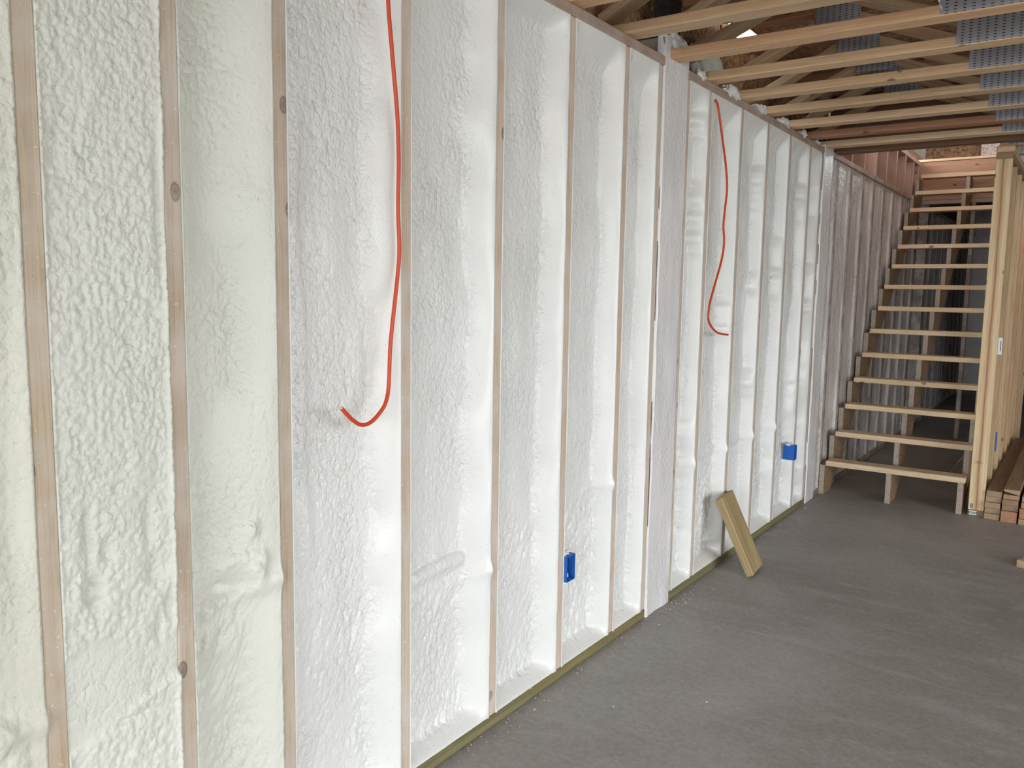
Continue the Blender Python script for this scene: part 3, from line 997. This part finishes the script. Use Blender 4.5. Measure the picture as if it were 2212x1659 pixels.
fc = bpy.data.curves.new('tag_text', 'FONT')
fc.body = 'KDAT'
fc.size = 0.019
fc.extrude = 0.0002
fc.align_x = 'CENTER'
fc.offset = 0.0006
to = bpy.data.objects.new('tmp_text', fc)
COL.objects.link(to)
bpy.context.view_layer.update()
me = bpy.data.meshes.new_from_object(to.evaluated_get(bpy.context.evaluated_depsgraph_get()))
bpy.data.objects.remove(to, do_unlink=True)
tx = bpy.data.objects.new('tag_lettering', me)
tx.matrix_basis = Matrix.Translation((0.9645, 5.9590, 0.0135)) @ Matrix.Rotation(math.pi / 2, 4, 'X')
me.materials.clear()
link(tx, M['ink'], tg)
for (x0, x1, z) in ((0.958, 0.992, 0.352), (0.953, 1.0, 0.343), (0.966, 0.99, 0.3555)):
    box('lumber_stamp', (x0, 5.9640, z), (x1, 5.9652, z + 0.0025), M['stamp'], WR)
npl = box('guard_plate', (1.0235, 6.0035, 1.045), (1.0480, 6.0050, 1.15), M['steel'], WR)
box('plate_slot', (1.0375, 6.0030, 1.065), (1.0415, 6.0035, 1.13), M['ink'], npl)


# ------------------------------------------------------------------ blue outlet boxes
def outlet_box(x1, y0, y1, z0, z1, label, depth=0.07, into=-1):
    o = tag(empty('outlet_box', (x1, (y0 + y1) / 2, z0)), label, 'electrical box', None)
    w = 0.0025
    bm = bmesh.new()
    def bx(a, b):
        r = bmesh.ops.create_cube(bm, size=1.0)
        for v in r['verts']:
            v.co = Vector([(a[i] + b[i]) / 2 + v.co[i] * (b[i] - a[i]) for i in range(3)])
    x0 = x1 - depth
    bx((x0, y0, z0), (x0 + w, y1, z1))
    bx((x0 + w, y0, z0), (x1, y0 + w, z1))
    bx((x0 + w, y1 - w, z0), (x1, y1, z1))
    bx((x0 + w, y0 + w, z0), (x1, y1 - w, z0 + w))
    bx((x0 + w, y0 + w, z1 - w), (x1, y1 - w, z1))
    from_bm('box_shell', bm, M['blue'], o)
    for zz in (z0 + 0.004, z1 - 0.010):
        box('screw_ear', (x1 - 0.012, (y0 + y1) / 2 - 0.006, zz - 0.002), (x1 - 0.002, (y0 + y1) / 2 + 0.006, zz + 0.006), M['blue'], o)
    return o


ob = outlet_box(0.012, 2.467, 2.525, 0.357, 0.452, 'blue plastic outlet box with foam scraps inside, on the stud before the nearer column')
blob('foam_scrap', (-0.012, 2.503, 0.371), (0.010, 0.012, 0.008), M['foam'], ob, 71, sub=2)
blob('foam_scrap', (-0.018, 2.487, 0.374), (0.008, 0.006, 0.012), M['foam'], ob, 72, sub=2)
outlet_box(0.022, 5.222, 5.278, 0.357, 0.450, 'blue plastic outlet box near the staircase, far end of the foam wall')
outlet_box(1.030, 6.410, 6.466, 0.36, 0.485, 'blue box on the second partition stud above the stacked lumber')
blob('foam_dab', (-0.012, 2.488, 0.458), (0.014, 0.024, 0.008), M['foam'], WL, 81)
blob('foam_dab', (-0.018, 5.235, 0.456), (0.014, 0.04, 0.009), M['foam'], WL, 82)

# ------------------------------------------------------------------ orange cables
c1 = [(-0.02, 1.541, 2.335), (0.010, 1.545, 2.22), (0.012, 1.546, 2.103), (0.013, 1.560, 1.975), (0.013, 1.578, 1.833), (0.014, 1.582, 1.72), (0.014, 1.580, 1.604),
      (0.014, 1.584, 1.50), (0.014, 1.577, 1.428), (0.016, 1.550, 1.265), (0.018, 1.541, 1.158), (0.022, 1.527, 1.115), (0.022, 1.507, 1.090), (0.020, 1.475, 1.067),
      (0.018, 1.444, 1.063), (0.018, 1.412, 1.080), (0.018, 1.376, 1.113)]
k = tag(empty('orange_cable', (0.012, 1.55, 2.3)), 'orange cable hanging from the top plate and hooking up at its cut end, nearer one', 'cable')
tube('cable_jacket', c1, 0.0052, M['orange'], k)
tube('cut_end', [(0.018, 1.3763, 1.1127), (0.018, 1.3745, 1.1143)], 0.0042, M['white'], k, n=1)
c2 = [(-0.06, 3.90, 2.715), (-0.06, 3.892, 2.62), (-0.06, 3.886, 2.513), (-0.062, 3.859, 2.444), (-0.05, 3.80, 2.36), (-0.02, 3.745, 2.30), (0.004, 3.730, 2.264), (0.014, 3.742, 2.20), (0.016, 3.780, 2.116), (0.016, 3.84, 1.997),
      (0.016, 3.868, 1.90), (0.016, 3.853, 1.804), (0.016, 3.842, 1.72), (0.016, 3.860, 1.652), (0.016, 3.843, 1.57), (0.016, 3.786, 1.474), (0.018, 3.712, 1.364), (0.020, 3.690, 1.300), (0.020, 3.705, 1.262),
      (0.020, 3.780, 1.222), (0.018, 3.860, 1.206), (0.016, 3.966, 1.197)]
k = tag(empty('orange_cable', (0.016, 3.73, 2.26)), 'orange cable dangling from the foam past the nearer column, farther one', 'cable')
tube('cable_jacket', c2, 0.0052, M['orange'], k)

# thin white wire sticking up from the plate, twisted strap at a truss plate, stick under the stair
tag(tube('white_wire', [(-0.005, 5.10, 2.345), (-0.03, 5.22, 2.40), (0.02, 5.12, 2.45), (0.09, 5.02, 2.467)], 0.004, M['white'], seg=8), 'thin white wire poking up off the top plate among the trusses', 'wire')
tw = empty('hanging_strap', (0.99, 3.19, 2.36))
tag(tw, 'thin twisted pale strap dangling beside a steel truss plate at the top edge', 'strap')
bm = bmesh.new()
pr = None
for i in range(41):
    t = i / 40
    c = Vector((0.962 + 0.029 * t, 3.185, 2.46 - 0.10 * t))
    a = t * 14
    d = Vector((math.cos(a), math.sin(a), 0)) * 0.0035
    cur = (bm.verts.new(c - d), bm.verts.new(c + d))
    if pr:
        bm.faces.new((pr[0], pr[1], cur[1], cur[0]))
    pr = cur
s = from_bm('strap_ribbon', bm, M['white'], tw, smooth=True)
md = s.modifiers.new('thickness', 'SOLIDIFY')
md.thickness = 0.001
tag(tube('thin_stick', [(0.67, 7.28, 0.004), (0.75, 6.94, 0.15), (0.834, 6.60, 0.292)], 0.004, M['tread'], seg=6), 'thin pale stick leaning under the staircase behind the lowest treads', 'stick')

# ------------------------------------------------------------------ leaning block
tilt, yaw = 0.438, 0.0905
Rm = Matrix.Rotation(yaw, 4, 'Z') @ Matrix.Rotation(-tilt, 4, 'Y')
bm = bmesh.new()
bmesh.ops.create_cube(bm, size=1.0)
for v in bm.verts:
    v.co = Vector((v.co.x * 0.408, v.co.y * 0.204, v.co.z * 0.038))
bmesh.ops.bevel(bm, geom=bm.edges[:], offset=0.003, segments=1, affect='EDGES')
# local X = up the board, local Y = width, local Z = thickness direction (outwards)
ax = (Rm @ Vector((0, 0, 1))).to_3d()
wy = (Rm @ Vector((0, 1, 0))).to_3d()
nz_ = ax.cross(wy)
mm = Matrix((ax, wy, nz_)).transposed().to_4x4()
A = Vector((0.220, 3.919, 0.0))
out = (Rm @ Vector((1, 0, 0))).to_3d()
low = (-out * 0.038).z
A.z = max(0.0, -low) + 0.0005
mm.translation = A + ax * 0.204 + wy * 0.102 - out * 0.019
tag(from_bm('wood_block', bm, M['block'], None, mm), 'short greenish treated plank block leaning on the foam wall, foot on the concrete', 'wood block')

# ------------------------------------------------------------------ stacked lumber
def stack_board(x0, x1, z0, z1, y0, mat, label, L=2.44, wane=None):
    o = board('lumber_board', ((x0 + x1) / 2, y0, (z0 + z1) / 2), ((x0 + x1) / 2, y0 + L, (z0 + z1) / 2), x1 - x0, z1 - z0, (1, 0, 0), mat, bevel=0.002, wane=wane)
    o['label'] = label
    o['category'] = 'board'
    o['group'] = 'boards stacked right of the partition'
    return o


col1 = ['lowest board of the pile nearest the partition, on the concrete', 'second board up in the pile nearest the partition', 'middle board of the pile nearest the partition',
        'second board from the top in the pile nearest the partition, split end', 'top board of the pile nearest the partition']
for i, l in enumerate(col1):
    dx = (0.0, 0.001, -0.001, 0.002, 0.004)[i]
    stack_board(1.029 + dx, 1.116 + dx, i * 0.0362, i * 0.0362 + 0.0355, 5.93 + (0.0, 0.012, 0.006, 0.02, 0.015)[i], M['lumber'], l)
stack_board(1.122, 1.210, 0.0, 0.070, 5.915, M['red'], 'thick reddish timber at the bottom of the second pile', )
stack_board(1.124, 1.213, 0.071, 0.106, 5.93, M['lumber'], 'board lying on the thick reddish timber in the second pile')
stack_board(1.123, 1.211, 0.107, 0.142, 5.925, M['lumber'], 'third layer board of the second pile')
stack_board(1.127, 1.214, 0.143, 0.172, 5.935, M['lumber'], 'board just under the chamfered top board of the second pile')
stack_board(1.126, 1.214, 0.173, 0.205, 5.94, M['lumber'], 'top board of the second pile with a chamfered corner', wane=(-1, 0.5))
stack_board(1.219, 1.308, 0.0, 0.036, 5.90, M['lumber'], 'lowest board of the rightmost pile at the photo edge')
stack_board(1.220, 1.308, 0.037, 0.100, 5.905, M['red'], 'thick reddish timber in the rightmost pile')
stack_board(1.226, 1.314, 0.101, 0.137, 5.92, M['lumber'], 'board above the reddish timber in the rightmost pile')
stack_board(1.228, 1.316, 0.138, 0.174, 5.93, M['lumber'], 'top board of the rightmost pile')
o = board('scrap_board', (1.300, 5.02, 0.019), (1.62, 4.86, 0.019), 0.14, 0.038, (0, 1, 0), M['pine'], bevel=0.002)
tag(o, 'pale board corner poking in from the right edge on the bare floor', 'board')

# ------------------------------------------------------------------ foam crumbs along the wall
bm = bmesh.new()
for i in range(520):
    if i < 330:
        y = random.uniform(1.2, 5.6)
        x = 0.006 + abs(random.gauss(0, 0.035))
    elif i < 400:
        y = 3.45 + random.gauss(0, 0.16)
        x = 0.03 + abs(random.gauss(0, 0.05))
    else:
        y = random.uniform(1.5, 5.7)
        x = random.uniform(0.0, 2.0)
    if 3.8 < y < 4.25 and x < 0.3:
        continue
    r = random.uniform(0.0012, 0.0032) * (1.5 if random.random() < 0.08 else 1)
    c = Vector((x, y, r * 0.5))
    vs4 = [bm.verts.new(c + Vector((random.uniform(-r, r), random.uniform(-r, r), random.uniform(-r * 0.4, r)))) for _ in range(5)]
    for a in range(5):
        for b in range(a + 1, 5):
            for d in range(b + 1, 5):
                bm.faces.new((vs4[a], vs4[b], vs4[d]))
tag(from_bm('foam_crumbs', bm, M['white']), 'tiny white foam crumbs scattered on the concrete along the wall', 'crumbs', kind='stuff')
